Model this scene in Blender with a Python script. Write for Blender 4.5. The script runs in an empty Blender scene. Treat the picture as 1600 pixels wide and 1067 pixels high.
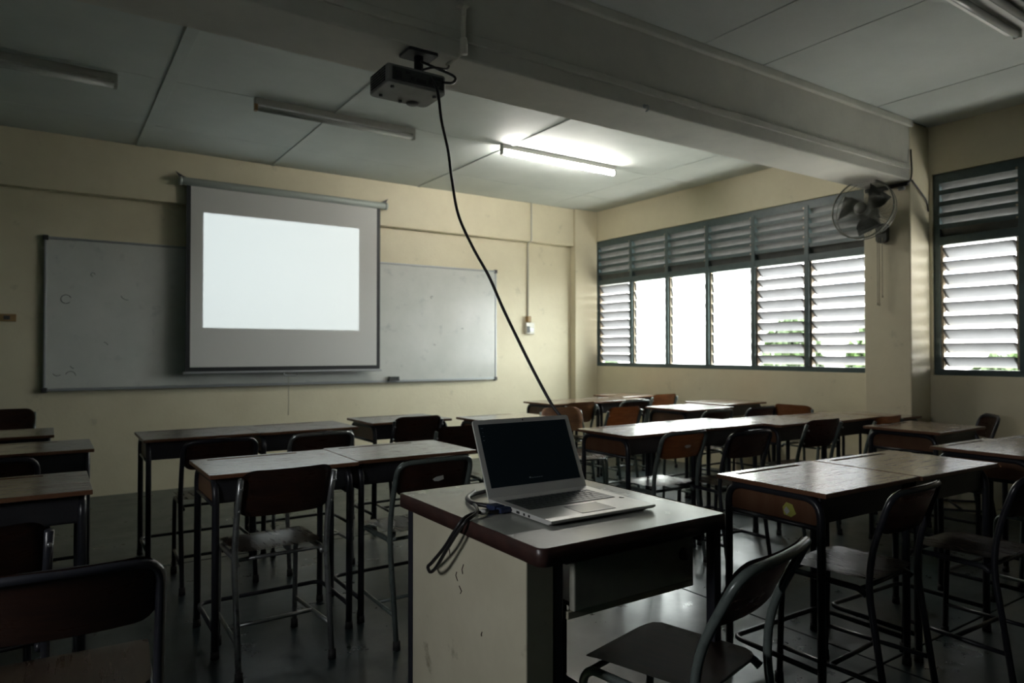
import bpy, bmesh, math, random
from mathutils import Vector, Matrix
random.seed(7)
C = bpy.context.scene.collection
SC = bpy.context.scene
PI = math.pi

# ---------------------------------------------------------------- camera
cam_d = bpy.data.cameras.new('camera'); cam = bpy.data.objects.new('camera', cam_d); C.objects.link(cam)
SC.camera = cam
FPX, YAW, PITCH, ROLL, CAMH = 1078.43, math.radians(33.886), math.radians(0.792), math.radians(0.029), 1.2
cam_d.sensor_width = 36; cam_d.lens = FPX / 1600 * 36; cam_d.clip_start = .02; cam_d.clip_end = 300
cam.location = (0, 0, CAMH)
fw = Vector((math.sin(YAW) * math.cos(PITCH), math.cos(YAW) * math.cos(PITCH), math.sin(PITCH)))
rt = Vector((math.cos(YAW), -math.sin(YAW), 0)); up = rt.cross(fw)
cam.rotation_euler = Matrix((rt, up, -fw)).transposed().to_euler()
cam_d.dof.use_dof = True; cam_d.dof.focus_distance = 1.9; cam_d.dof.aperture_fstop = 4.0

# ---------------------------------------------------------------- world, exposure
w = bpy.data.worlds.new('overcast_sky'); SC.world = w; w.use_nodes = True
bg = w.node_tree.nodes['Background']; bg.inputs[0].default_value = (.975, .985, 1, 1); bg.inputs[1].default_value = 30.0
SC.view_settings.view_transform = 'Standard'; SC.view_settings.look = 'None'
SC.view_settings.gamma = 1; SC.view_settings.use_curve_mapping = False
SC.view_settings.exposure = 0.08
try:
    SC.cycles.max_bounces = 8; SC.cycles.diffuse_bounces = 5; SC.cycles.glossy_bounces = 4
    SC.cycles.transparent_max_bounces = 12; SC.cycles.use_denoising = True
    SC.cycles.sample_clamp_indirect = 6; SC.cycles.caustics_reflective = False; SC.cycles.caustics_refractive = False
except Exception: pass

# room numbers (metres)
YF, XR, XL, YB, H = 6.66, 5.69, -1.35, -2.6, 2.94
WT = .16
PX, PY0, PY1 = 5.40, 2.64, 3.0          # pillar / beam
BZ = 2.49                               # underside of the beam

def portal(y0, y1, z0, z1, side=1):
    l = bpy.data.lights.new('window_portal', 'AREA'); l.shape = 'RECTANGLE'; l.size = z1 - z0; l.size_y = y1 - y0
    l.cycles.is_portal = True
    o = bpy.data.objects.new('window_portal', l); C.objects.link(o)
    o.location = (XR + WT + .12 if side > 0 else XL - WT - .05, (y0 + y1) / 2, (z0 + z1) / 2); o.rotation_euler = (0, side * PI / 2, 0)
W1 = (3.04, 6.60); W2 = (1.46, 2.62); WZ0, WZT, WZ1 = 1.015, 2.05, 2.57
portal(W1[0], W1[1], WZ0, WZ1); portal(.95, 1.45, 1.15, 1.75, -1); portal(W2[0], W2[1], WZ0, WZ1)  # the second portal serves the added left window

# the projector's beam: a small source behind its lens, masked to a rectangle by its picture gate
PJ = Vector((1.36, 2.87, 2.335)); SY = 6.565
l = bpy.data.lights.new('projector_lamp', 'SPOT'); l.spot_size = math.radians(60); l.spot_blend = 0; l.shadow_soft_size = .006
l.energy = 1; l.use_nodes = True; nt = l.node_tree; N = nt.nodes; Lk = nt.links
em = N['Emission']; tc = N.new('ShaderNodeTexCoord'); sp = N.new('ShaderNodeSeparateXYZ'); Lk.new(tc.outputs['Normal'], sp.inputs[0])
def mth(op, a, b=None):
    n = N.new('ShaderNodeMath'); n.operation = op
    for i, v in enumerate((a, b)):
        if v is None: continue
        if isinstance(v, (int, float)): n.inputs[i].default_value = v
        else: Lk.new(v, n.inputs[i])
    return n.outputs[0]
az = mth('ABSOLUTE', sp.outputs[2]); ux = mth('DIVIDE', sp.outputs[0], az); uz = mth('DIVIDE', sp.outputs[1], az)
dy = SY - PJ.y
x0, x1, z0, z1 = [(a - b) / dy for a, b in ((1.122, PJ.x), (2.568, PJ.x), (1.398, PJ.z), (2.42, PJ.z))]
m = mth('MULTIPLY', mth('MULTIPLY', mth('GREATER_THAN', ux, x0), mth('LESS_THAN', ux, x1)),
        mth('MULTIPLY', mth('GREATER_THAN', uz, z0), mth('LESS_THAN', uz, z1)))
# inverse-square over an even picture
em.inputs[0].default_value = (.86, .965, 1, 1)
Lk.new(mth('MULTIPLY', m, 600.0), em.inputs[1])
po = bpy.data.objects.new('projector_lamp', l); C.objects.link(po); po.location = PJ; po.rotation_euler = (PI / 2, 0, 0)

# ---------------------------------------------------------------- materials
MATS = {}
def mat(name, col, rough=.6, metal=0, col2=None, scale=6, detail=6, lo=.35, hi=.65, bump=0, bscale=60, coat=0, stretch=None,
        spec=.5, col3=None, scale3=2.5, rough2=None, emit=None, estr=0, rnd=0, lo3=.55, hi3=.7):
    m = bpy.data.materials.new(name); m.use_nodes = True; nt = m.node_tree; N = nt.nodes; Lk = nt.links
    b = N['Principled BSDF']; b.inputs['Roughness'].default_value = rough; b.inputs['Metallic'].default_value = metal
    b.inputs['Base Color'].default_value = (*col, 1); b.inputs['Coat Weight'].default_value = coat
    b.inputs['Coat Roughness'].default_value = .2; b.inputs['Specular IOR Level'].default_value = spec
    tc = N.new('ShaderNodeTexCoord'); mp = N.new('ShaderNodeMapping'); Lk.new(tc.outputs['Object'], mp.inputs[0])
    if stretch: mp.inputs['Scale'].default_value = stretch
    oi = N.new('ShaderNodeObjectInfo')
    if rnd:
        ad = N.new('ShaderNodeVectorMath'); ad.operation = 'SCALE'; ad.inputs[3].default_value = 20
        cb = N.new('ShaderNodeCombineXYZ')
        for i in range(3): Lk.new(oi.outputs['Random'], cb.inputs[i])
        Lk.new(cb.outputs[0], ad.inputs[0]); Lk.new(ad.outputs[0], mp.inputs['Location'])
    def noise(sc, lo, hi, det=detail, vec=None):
        n = N.new('ShaderNodeTexNoise'); n.inputs['Scale'].default_value = sc; n.inputs['Detail'].default_value = det
        n.inputs['Roughness'].default_value = .65; Lk.new(vec or mp.outputs[0], n.inputs['Vector'])
        r = N.new('ShaderNodeMapRange'); r.inputs[1].default_value = lo; r.inputs[2].default_value = hi; Lk.new(n.outputs[0], r.inputs[0])
        return r.outputs[0]
    cur = None
    if col2:
        mx = N.new('ShaderNodeMix'); mx.data_type = 'RGBA'; mx.inputs[6].default_value = (*col, 1); mx.inputs[7].default_value = (*col2, 1)
        f = noise(scale, lo, hi); Lk.new(f, mx.inputs[0]); cur = mx.outputs[2]
        if rough2 is not None:
            rr = N.new('ShaderNodeMapRange'); rr.inputs[3].default_value = rough; rr.inputs[4].default_value = rough2
            Lk.new(f, rr.inputs[0]); Lk.new(rr.outputs[0], b.inputs['Roughness'])
    if col3:
        mx = N.new('ShaderNodeMix'); mx.data_type = 'RGBA'
        if cur: Lk.new(cur, mx.inputs[6])
        else: mx.inputs[6].default_value = (*col, 1)
        mx.inputs[7].default_value = (*col3, 1); Lk.new(noise(scale3, lo3, hi3, 8, tc.outputs['Object']), mx.inputs[0]); cur = mx.outputs[2]
    if rnd:
        hs = N.new('ShaderNodeHueSaturation'); r = N.new('ShaderNodeMapRange'); r.inputs[3].default_value = 1 - rnd; r.inputs[4].default_value = 1 + rnd
        Lk.new(oi.outputs['Random'], r.inputs[0]); Lk.new(r.outputs[0], hs.inputs['Value'])
        if cur: Lk.new(cur, hs.inputs['Color'])
        else: hs.inputs['Color'].default_value = (*col, 1)
        cur = hs.outputs[0]
    if cur: Lk.new(cur, b.inputs['Base Color'])
    if bump:
        n = N.new('ShaderNodeTexNoise'); n.inputs['Scale'].default_value = bscale; n.inputs['Detail'].default_value = 4
        Lk.new(mp.outputs[0], n.inputs['Vector'])
        bp = N.new('ShaderNodeBump'); bp.inputs['Strength'].default_value = bump; bp.inputs['Distance'].default_value = .01
        Lk.new(n.outputs[0], bp.inputs['Height']); Lk.new(bp.outputs[0], b.inputs['Normal'])
    if emit:
        b.inputs['Emission Color'].default_value = (*emit, 1); b.inputs['Emission Strength'].default_value = estr
    MATS[name] = m; return m
M_wall = mat('cream_wall_paint', (.67, .615, .45), .62, col2=(.61, .555, .40), scale=2.2, bump=.12, bscale=45, col3=(.40, .37, .26), scale3=5, lo3=.63, hi3=.8)
M_wall2 = mat('bounce_cutting_wall_paint', (.04, .09, .085), .6, col2=(.035, .075, .07), scale=2.2, bump=.1, bscale=45)  # dark green put on the unseen walls to cut bounced light
M_ceil = mat('ceiling_paint', (.56, .60, .57), .7, col2=(.49, .535, .51), scale=1.5, bump=.05, bscale=30)
M_beam = mat('beam_paint', (.56, .555, .49), .65, col2=(.48, .48, .43), scale=2.5, bump=.12, bscale=40)
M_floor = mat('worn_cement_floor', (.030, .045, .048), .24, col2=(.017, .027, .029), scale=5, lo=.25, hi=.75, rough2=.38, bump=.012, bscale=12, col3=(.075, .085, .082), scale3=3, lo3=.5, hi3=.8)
M_steel = mat('dark_teal_window_paint', (.060, .092, .094), .45, col2=(.045, .07, .072), scale=20, bump=.05)
M_alu = mat('aluminium_channel', (.45, .40, .33), .4, .6, col2=(.25, .19, .13), scale=60)
M_clip = mat('dark_louvre_clip', (.05, .05, .05), .5, .3)
M_slat = mat('painted_metal_louvre', (.17, .17, .165), .4, col2=(.13, .135, .13), scale=12)
M_wood = mat('varnished_desk_wood', (.130, .068, .040), .20, col2=(.085, .042, .026), scale=9, stretch=(1.2, 9, 9), rough2=.32, coat=1, bump=.02, bscale=22, col3=(.045, .024, .017), scale3=14, lo3=.56, hi3=.66, rnd=.22)
M_edge = mat('desk_edge_wood', (.17, .080, .040), .35, col2=(.13, .055, .03), scale=20, stretch=(2, 10, 10), rnd=.2)
M_side = mat('desk_side_plywood', (.155, .076, .040), .38, col2=(.13, .055, .028), scale=5, stretch=(6, 6, 1), bump=.05, rnd=.2)
M_box = mat('dark_desk_box', (.030, .030, .034), .42, col2=(.02, .02, .024), scale=12)
M_dark = mat('black_enamel_tube', (.020, .021, .027), .30, col2=(.035, .034, .036), scale=30, lo=.55, hi=.7)
M_tube = mat('grey_green_enamel_tube', (.12, .145, .135), .28, .15, col2=(.07, .085, .08), scale=25, lo=.5, hi=.7)
M_chrome = mat('worn_steel_tube', (.34, .35, .35), .30, .75, col2=(.16, .16, .16), scale=30, lo=.5, hi=.75)
M_ply = mat('orange_brown_plywood', (.27, .13, .058), .28, col2=(.18, .085, .04), scale=6, stretch=(1, 8, 8), rough2=.42, bump=.05, bscale=30, rnd=.15)
M_plyd = mat('dark_brown_plywood', (.062, .030, .020), .26, col2=(.040, .020, .015), scale=6, stretch=(1, 8, 8), rough2=.36, bump=.05, bscale=30, rnd=.15)
M_seat = mat('worn_seat_plywood', (.075, .045, .031), .26, col2=(.055, .034, .024), scale=7, stretch=(8, 1, 8), rough2=.32, coat=1, bump=.02, bscale=30, rnd=.2)
M_seatd = mat('table_shaded_seat_plywood', (.022, .013, .009), .6, col2=(.015, .010, .008), scale=7, stretch=(8, 1, 8), spec=.05)  # matte seat plywood, the table's shadow darkened into its colour
M_rub = mat('black_rubber', (.012, .012, .012), .7)
M_wb = mat('whiteboard_enamel', (.58, .59, .56), .13, col2=(.52, .54, .51), scale=3, rough2=.20, col3=(.36, .39, .39), scale3=7, lo3=.58, hi3=.8)
M_wbf = mat('whiteboard_frame_aluminium', (.34, .36, .37), .4, .5)
M_scr = mat('projection_fabric', (.60, .60, .58), .85, bump=.02, bscale=300)
M_blk = mat('black_border', (.010, .012, .014), .6)
M_roll = mat('screen_casing', (.36, .40, .37), .45, .1)
M_plast = mat('grey_projector_plastic', (.20, .20, .19), .5, col2=(.15, .15, .145), scale=8)
M_pdark = mat('projector_dark_panel', (.035, .036, .036), .5)
M_vent = mat('vent_slot', (.02, .02, .02), .7)
M_cable = mat('black_cable', (.012, .011, .012), .42)
M_blue = mat('dark_blue_plug', (.015, .025, .07), .4)
M_lap = mat('silver_laptop', (.62, .62, .59), .32, .3, bump=.01, bscale=400)
M_key = mat('laptop_key', (.028, .036, .036), .38)
M_keyw = mat('grey_print', (.25, .26, .27), .6)
M_pad = mat('touchpad', (.38, .38, .36), .25, .4)
M_lcd = mat('dark_laptop_screen', (.003, .006, .009), .5, spec=.15, emit=(.3, .6, .75), estr=.002)
M_lcdt = mat('dim_screen_text', (.1, .12, .13), .5, emit=(.5, .6, .65), estr=.02)
M_lam = mat('grey_green_laminate', (.40, .41, .375), .17, col2=(.33, .34, .31), scale=3, rough2=.3, bump=.03, bscale=14, col3=(.12, .11, .09), scale3=16, lo3=.7, hi3=.76)
M_tedge = mat('brown_table_edging', (.055, .026, .021), .36, col2=(.032, .017, .015), scale=20)
M_tpan = mat('cream_table_panel', (.52, .49, .37), .45, col2=(.45, .42, .31), scale=4, col3=(.22, .19, .13), scale3=9, lo3=.60, hi3=.72)
M_draw = mat('grey_drawer_front', (.34, .34, .28), .5, col2=(.26, .26, .22), scale=8)
M_lampo = mat('shade_darkened_lamp_casing', (.33, .33, .30), .5)  # casing colour of the unlit lamps lowered to imitate dimness
M_lampb = mat('white_lamp_casing', (.50, .50, .46), .4)
M_tubeoff = mat('unlit_glass_tube', (.42, .43, .41), .2)
M_tubeon = mat('lit_glass_tube', (1, 1, 1), .3, emit=(1, .955, .89), estr=125)
M_brown = mat('browned_lamp_end', (.30, .19, .08), .5)
M_sock = mat('ivory_socket_plastic', (.58, .56, .48), .35)
M_pipe = mat('painted_conduit', (.50, .49, .42), .5)
M_guard = mat('fan_guard_wire', (.09, .095, .075), .35, .4)
M_fan = mat('fan_blade_plastic', (.016, .020, .020), .5)
M_fanb = mat('fan_body_plastic', (.06, .062, .05), .45)
M_cord = mat('pull_cord', (.30, .27, .2), .7)
M_white = mat('white_sticker', (.50, .50, .48), .6)
M_yel = mat('yellow_sticker', (.42, .42, .08), .6)
M_leaf = mat('green_leaf', (.016, .040, .006), .6, col2=(.035, .075, .012), scale=3, rnd=.2)
M_bark = mat('bark', (.10, .07, .05), .8)
M_grnd = mat('pale_paving', (.50, .49, .45), .8, col2=(.42, .41, .38), scale=1)
M_bld = mat('pale_building_wall', (.80, .80, .78), .8, col2=(.74, .74, .72), scale=.6)
M_bwin = mat('building_window_glass', (.18, .21, .24), .15)
# louvre glass: figured glass lets light straight through and scatters the rest
def glassmat(name, tint, lo, hi, tcol):
    m = bpy.data.materials.new(name); m.use_nodes = True; nt = m.node_tree; N = nt.nodes; Lk = nt.links
    for n in list(N):
        if n.type != 'OUTPUT_MATERIAL': N.remove(n)
    out = [n for n in N if n.type == 'OUTPUT_MATERIAL'][0]
    tr = N.new('ShaderNodeBsdfTransparent'); tr.inputs[0].default_value = (*tint, 1)
    tl = N.new('ShaderNodeBsdfTranslucent'); tl.inputs[0].default_value = (*tcol, 1)
    df = N.new('ShaderNodeBsdfDiffuse'); df.inputs[0].default_value = (.3, .3, .29, 1)
    gl = N.new('ShaderNodeBsdfGlossy'); gl.inputs[1].default_value = .12
    tc = N.new('ShaderNodeTexCoord'); no = N.new('ShaderNodeTexNoise'); no.inputs['Scale'].default_value = 9; Lk.new(tc.outputs['Object'], no.inputs['Vector'])
    mr = N.new('ShaderNodeMapRange'); mr.inputs[1].default_value = .35; mr.inputs[2].default_value = .7; mr.inputs[3].default_value = lo; mr.inputs[4].default_value = hi
    Lk.new(no.outputs[0], mr.inputs[0])
    a = N.new('ShaderNodeMixShader'); a.inputs[0].default_value = .25; Lk.new(tl.outputs[0], a.inputs[1]); Lk.new(df.outputs[0], a.inputs[2])
    b = N.new('ShaderNodeMixShader'); Lk.new(mr.outputs[0], b.inputs[0]); Lk.new(tr.outputs[0], b.inputs[1]); Lk.new(a.outputs[0], b.inputs[2])
    lw = N.new('ShaderNodeLayerWeight'); lw.inputs[0].default_value = .5
    pw = N.new('ShaderNodeMath'); pw.operation = 'POWER'; pw.inputs[1].default_value = 4; Lk.new(lw.outputs['Facing'], pw.inputs[0])
    fr = N.new('ShaderNodeMath'); fr.operation = 'MULTIPLY_ADD'; fr.inputs[1].default_value = .6; fr.inputs[2].default_value = .03; Lk.new(pw.outputs[0], fr.inputs[0])
    c = N.new('ShaderNodeMixShader'); Lk.new(fr.outputs[0], c.inputs[0]); Lk.new(b.outputs[0], c.inputs[1]); Lk.new(gl.outputs[0], c.inputs[2])
    Lk.new(c.outputs[0], out.inputs[0]); return m
M_clear = glassmat('clear_louvre_glass', (.90, .93, .91), .04, .10, (.5, .5, .5))
M_frost = glassmat('milky_louvre_glass', (.5, .5, .5), .93, .975, (.24, .245, .245))

# ---------------------------------------------------------------- helpers
def BM(): return bmesh.new()
def box(bm, x0, x1, y0, y1, z0, z1, bev=0, mi=0, mtx=None):
    vs = [bm.verts.new((x, y, z)) for x in (x0, x1) for y in (y0, y1) for z in (z0, z1)]
    F = []
    for q in ((0, 1, 3, 2), (4, 6, 7, 5), (0, 4, 5, 1), (2, 3, 7, 6), (0, 2, 6, 4), (1, 5, 7, 3)):
        f = bm.faces.new([vs[i] for i in q]); f.material_index = mi; F.append(f)
    if bev:
        es = {e for f in F for e in f.edges}
        r = bmesh.ops.bevel(bm, geom=list(es), offset=bev, segments=2, profile=.6, affect='EDGES', clamp_overlap=True)
        vs = list({v for v in vs if v.is_valid} | {v for f in r['faces'] for v in f.verts})
        for f in r['faces']: f.material_index = mi
    if mtx:
        for v in vs: v.co = mtx @ v.co
    return vs
def fillet(pts, rad, n=5):
    pts = [Vector(p) for p in pts]; out = [pts[0]]
    for i in range(1, len(pts) - 1):
        a, b, c = pts[i - 1], pts[i], pts[i + 1]
        r = rad[i] if isinstance(rad, (list, tuple)) else rad
        d1 = (a - b); d2 = (c - b); l = min(r, d1.length * .49, d2.length * .49)
        p, q = b + d1.normalized() * l, b + d2.normalized() * l
        for k in range(n + 1):
            t = k / n; out.append((1 - t) ** 2 * p + 2 * t * (1 - t) * b + t * t * q)
    out.append(pts[-1]); return out
def spline(pts, n=8):
    P = [Vector(p) for p in pts]; P = [2 * P[0] - P[1]] + P + [2 * P[-1] - P[-2]]; out = []
    for i in range(1, len(P) - 2):
        a, b, c, d = P[i - 1:i + 3]
        for k in range(n):
            t = k / n
            out.append(.5 * ((2 * b) + (c - a) * t + (2 * a - 5 * b + 4 * c - d) * t * t + (3 * b - a - 3 * c + d) * t ** 3))
    out.append(P[-2]); return out
def tube(bm, pts, r, seg=8, mi=0, ry=None):
    pts = [Vector(p) for p in pts]; rings = []; nrm = None
    for i, p in enumerate(pts):
        t = (pts[min(i + 1, len(pts) - 1)] - pts[max(i - 1, 0)]).normalized()
        if nrm is None:
            nrm = t.cross(Vector((0, 0, 1)))
            if nrm.length < .1: nrm = t.cross(Vector((0, 1, 0)))
        nrm = (nrm - t * nrm.dot(t)).normalized(); b = t.cross(nrm)
        rr = r[i] if isinstance(r, list) else r
        rings.append([bm.verts.new(p + nrm * math.cos(a) * rr + b * math.sin(a) * (ry or rr)) for a in [2 * PI * k / seg for k in range(seg)]])
    for A, B in zip(rings, rings[1:]):
        for k in range(seg):
            f = bm.faces.new((A[k], A[(k + 1) % seg], B[(k + 1) % seg], B[k])); f.smooth = True; f.material_index = mi
    for R_, s in ((rings[0], 1), (rings[-1], -1)):
        f = bm.faces.new(R_[::-1] if s == 1 else R_); f.material_index = mi
def lathe(bm, prof, c=(0, 0, 0), axis='z', seg=24, mi=0, smooth=True):
    rings = []
    for r, h in prof:
        ring = []
        for k in range(seg):
            a = 2 * PI * k / seg; u, v = math.cos(a) * r, math.sin(a) * r
            p = {'z': (u, v, h), 'x': (h, u, v), 'y': (v, h, u)}[axis]
            ring.append(bm.verts.new(Vector(p) + Vector(c)))
        rings.append(ring)
    for A, B in zip(rings, rings[1:]):
        for k in range(seg):
            f = bm.faces.new((A[k], A[(k + 1) % seg], B[(k + 1) % seg], B[k])); f.smooth = smooth; f.material_index = mi
    for R_ in (rings[0], rings[-1]):
        try: f = bm.faces.new(R_); f.material_index = mi
        except Exception: pass
def prism(bm, poly, axis, a, b, mi=0):
    """poly of 2-D points extruded from a to b along axis ('x': poly is (y,z); 'y': (x,z); 'z': (x,y))"""
    def P(u, v, h): return {'x': (h, u, v), 'y': (u, h, v), 'z': (u, v, h)}[axis]
    A = [bm.verts.new(P(u, v, a)) for u, v in poly]; B = [bm.verts.new(P(u, v, b)) for u, v in poly]; n = len(poly)
    bm.faces.new(A).material_index = mi; bm.faces.new(B[::-1]).material_index = mi
    for k in range(n):
        f = bm.faces.new((A[k], B[k], B[(k + 1) % n], A[(k + 1) % n])); f.material_index = mi
def rrect(x0, x1, y0, y1, r, n=5):
    out = []
    rs = r if isinstance(r, (list, tuple)) else (r,) * 4
    for (cx, cy, a0, rr) in ((x1, y1, 0, rs[0]), (x0, y1, 90, rs[1]), (x0, y0, 180, rs[2]), (x1, y0, 270, rs[3])):
        sx = -1 if cx == x1 else 1; sy = -1 if cy == y1 else 1
        for k in range(n + 1):
            a = math.radians(a0 + 90 * k / n); out.append((cx + sx * rr + math.cos(a) * rr, cy + sy * rr + math.sin(a) * rr))
    return out
def obj(name, bm, m, parent=None, bev=0, sharp=35):
    bmesh.ops.recalc_face_normals(bm, faces=bm.faces[:])
    me = bpy.data.meshes.new(name); bm.to_mesh(me); bm.free()
    for x in (m if isinstance(m, (list, tuple)) else [m]): me.materials.append(x)
    o = bpy.data.objects.new(name, me); C.objects.link(o)
    if parent: o.parent = parent
    if bev:
        b = o.modifiers.new('b', 'BEVEL'); b.width = bev; b.segments = 2; b.limit_method = 'ANGLE'; b.angle_limit = math.radians(sharp)
    return o
def thing(name, label, cat, loc=(0, 0, 0), rz=0, group=None):
    o = bpy.data.objects.new(name, None); C.objects.link(o); o.location = loc; o.rotation_euler = (0, 0, rz)
    o.empty_display_size = .1
    return tag(o, label, cat, group)
def tag(o, label, cat, group=None):
    o['label'] = label; o['category'] = cat
    if group: o['group'] = group
    return o
def struct(o): o['kind'] = 'structure'; return o
def smooth(o):
    for p in o.data.polygons: p.use_smooth = True
    return o
def dup(root, loc, rz, label, group=None, scale=None):
    r = root.copy(); C.objects.link(r); r.location = loc; r.rotation_euler = (0, 0, rz); r['label'] = label
    if group: r['group'] = group
    if scale: r.scale = scale
    for ch in list(root.children):
        c = ch.copy(); C.objects.link(c); c.parent = r
        for g in ch.children:
            d = g.copy(); C.objects.link(d); d.parent = c
    return r

# ---------------------------------------------------------------- shell
# floor of cement slabs with open joints
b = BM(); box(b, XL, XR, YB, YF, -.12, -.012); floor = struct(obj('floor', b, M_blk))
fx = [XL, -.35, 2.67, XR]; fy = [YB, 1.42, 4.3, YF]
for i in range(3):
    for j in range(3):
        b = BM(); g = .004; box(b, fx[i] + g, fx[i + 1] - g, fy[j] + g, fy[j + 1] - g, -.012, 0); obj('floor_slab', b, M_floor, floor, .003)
# ceiling: backing with separate boards and cover battens
b = BM(); box(b, XL, XR + WT, YB, YF + WT, H + .012, H + .14); ceil = struct(obj('ceiling', b, M_blk))
cx = [XL, -.60, .62, 1.73, 3.24, 4.93, XR]; cy = [3.0, 4.90, 5.95, YF]
for i in range(6):
    for j in range(3):
        g = .003; b = BM(); box(b, cx[i] + g, cx[i + 1] - g, cy[j] + g, cy[j + 1] - g, H, H + .012); obj('ceiling_board', b, M_ceil, ceil, .002)
cx2 = [XL, -.6, .62, 1.85, 3.07, 3.60, 4.89, XR]; cy2 = [YB, -1.2, .2, 1.45, 2.64]
for i in range(7):
    for j in range(4):
        g = .004; b = BM(); box(b, cx2[i] + g, cx2[i + 1] - g, cy2[j] + g, cy2[j + 1] - g, H, H + .012); obj('ceiling_board', b, M_ceil, ceil, .002)
for x, ww in ((.635, .035), (1.73, .014), (3.24, .014)):
    b = BM(); box(b, x - ww, x + ww, 3.0, YF, H - .008, H + .001); obj('cover_batten', b, M_ceil, ceil, .002)
# walls
b = BM(); box(b, XL - WT, XR + WT, YF, YF + WT, -.12, H + .14); struct(obj('wall_front', b, M_wall))
b = BM(); L0, L1, LZ0, LZ1 = .95, 1.45, 1.15, 1.75  # opening for the added side-light window
box(b, XL - WT, XL, YB, YF, -.12, LZ0); box(b, XL - WT, XL, YB, YF, LZ1, H + .14)
box(b, XL - WT, XL, YB, L0, LZ0, LZ1); box(b, XL - WT, XL, L1, YF, LZ0, LZ1)
struct(obj('wall_left', b, M_wall2))  # unseen wall, set close and dark to dim the left side
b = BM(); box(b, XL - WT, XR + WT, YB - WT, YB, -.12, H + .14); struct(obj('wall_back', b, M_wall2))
b = BM(); ys = [YB, W2[0], W2[1], W1[0], W1[1], YF]
box(b, XR, XR + WT, YB, YF, -.12, WZ0); box(b, XR, XR + WT, YB, YF, WZ1, H + .14)
for a, c in ((YB, W2[0]), (W2[1], W1[0]), (W1[1], YF)): box(b, XR, XR + WT, a, c, WZ0, WZ1)
struct(obj('wall_right', b, M_wall))
# lintel beam along the front wall, corner column, cross beam, pillar
b = BM(); box(b, XL, 5.34, YF - .07, YF, 2.485, H); struct(obj('trim_1', b, M_wall, None, .006))
b = BM(); box(b, 5.34, XR, YF - .10, YF, 0, H); struct(obj('trim_2', b, M_wall, None, .008))
b = BM(); box(b, PX, XR, PY0, PY1, 0, H); struct(obj('pillar', b, M_wall, None, .008))
b = BM(); box(b, XL, PX, PY0, PY1, BZ, H); struct(obj('ceiling_beam', b, M_beam, None, .010))
b = BM(); box(b, XL, PX, PY0 - .03, PY0, H - .05, H); struct(obj('trim_3', b, M_beam, None, .008))
b = BM(); box(b, XL, PX - .03, PY0 - .016, PY0, 2.565, 2.605); tag(obj('cable_trunking', b, M_beam, None, .003), 'long flat painted cable trunking running along the side of the ceiling beam', 'trunking')

# windows
def window(nm, y0, y1, bays, tilts, seed):
    root = bpy.data.objects.new(nm, None); C.objects.link(root); struct(root)
    xo = XR + .02; d = .07
    b = BM(); box(b, xo, xo + d, y0, y1, WZ0, WZ0 + .045); box(b, xo, xo + d, y0, y1, WZ1 - .05, WZ1)
    box(b, xo, xo + d, y0, y0 + .045, WZ0 + .045, WZ1 - .05); box(b, xo, xo + d, y1 - .045, y1, WZ0 + .045, WZ1 - .05)
    obj('window_frame', b, M_steel, root, .003)
    b = BM(); box(b, xo - .006, xo + d, y0 + .045, y1 - .045, WZT - .035, WZT + .03); obj('transom', b, M_steel, root, .003)
    for k, (a, c) in enumerate(bays):
        if k:
            b = BM(); box(b, xo - .010, xo + d, c - .022, c + .022, WZ0 + .045, WZ1 - .05)
            obj('mullion', b, M_steel, root, .003)
        lo, hi = a + (.022 if k < len(bays) - 1 else .045), c - (.022 if k else .045)
        # glass louvres
        n = 9; z0, z1 = WZ0 + .05, WZT - .04; st = (z1 - z0) / n
        for s in (lo, hi):
            sg = 1 if s == lo else -1
            b = BM(); box(b, xo + .012, xo + .052, s + sg * .001, s + sg * .020, z0 - .003, z1 + .003); ch = obj('louvre_channel', b, M_alu, root)
            b = BM()
            for q in range(n):
                t = math.radians(tilts[k] + (6 if q == 7 else 0)); zc = z0 + st * (q + .5)
                Mx = Matrix.Translation((xo + .035, 0, zc)) @ Matrix.Rotation(-t, 4, 'Y')
                box(b, -.008, .008, s + sg * .020, s + sg * .034, -.048, .048, 0, 0, Mx)
            c2 = obj('clip', b, M_clip, ch)
        L = hi - lo - .05; b = BM(); box(b, -.003, .003, -L / 2, L / 2, -.059, .059); me = None
        for q in range(n):
            t = math.radians(tilts[k] + random.uniform(-2.5, 2.5) + (6 if q == 7 else 0))
            if me is None: o = obj('glass_louvre', b, M_clear if tilts[k] < 12 else M_frost, root); me = o.data
            else: o = bpy.data.objects.new('glass_louvre', me); C.objects.link(o); o.parent = root
            o.location = (xo + .035, (lo + hi) / 2, z0 + st * (q + .5)); o.rotation_euler = (0, -t, 0)
        # fixed metal louvres above
        z0, z1 = WZT + .03, WZ1 - .05; n = 5; st = (z1 - z0) / n; me = None
        for q in range(n):
            if me is None:
                b = BM(); L = hi - lo; box(b, -.0025, .0025, -L / 2, L / 2, -.062, .062)
                box(b, -.004, 0, -L / 2, L / 2, -.036, .0, 0, 1, Matrix.Translation((-.001, 0, .062)) @ Matrix.Rotation(math.radians(33), 4, 'Y'))
                o = obj('metal_louvre', b, [M_slat, M_steel], root); me = o.data
            else: o = bpy.data.objects.new('metal_louvre', me); C.objects.link(o); o.parent = root
            o.location = (xo + .037, (lo + hi) / 2, z0 + st * (q + .5)); o.rotation_euler = (0, math.radians(-33), 0)
        b = BM()
        for q in range(n):
            zc = z0 + st * (q + .5); box(b, xo - .004, xo + .012, lo, lo + .014, zc + .02, zc + .034)
        obj('louvre_pin', b, M_alu, root)
    return root
bays1 = [(5.978, 6.60), (5.408, 5.978), (4.841, 5.408), (4.273, 4.841), (3.70, 4.273), (3.04, 3.70)]
window('window_1', W1[0], W1[1], bays1, [40, 9, 7, 8, 47, 52], 1)
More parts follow.
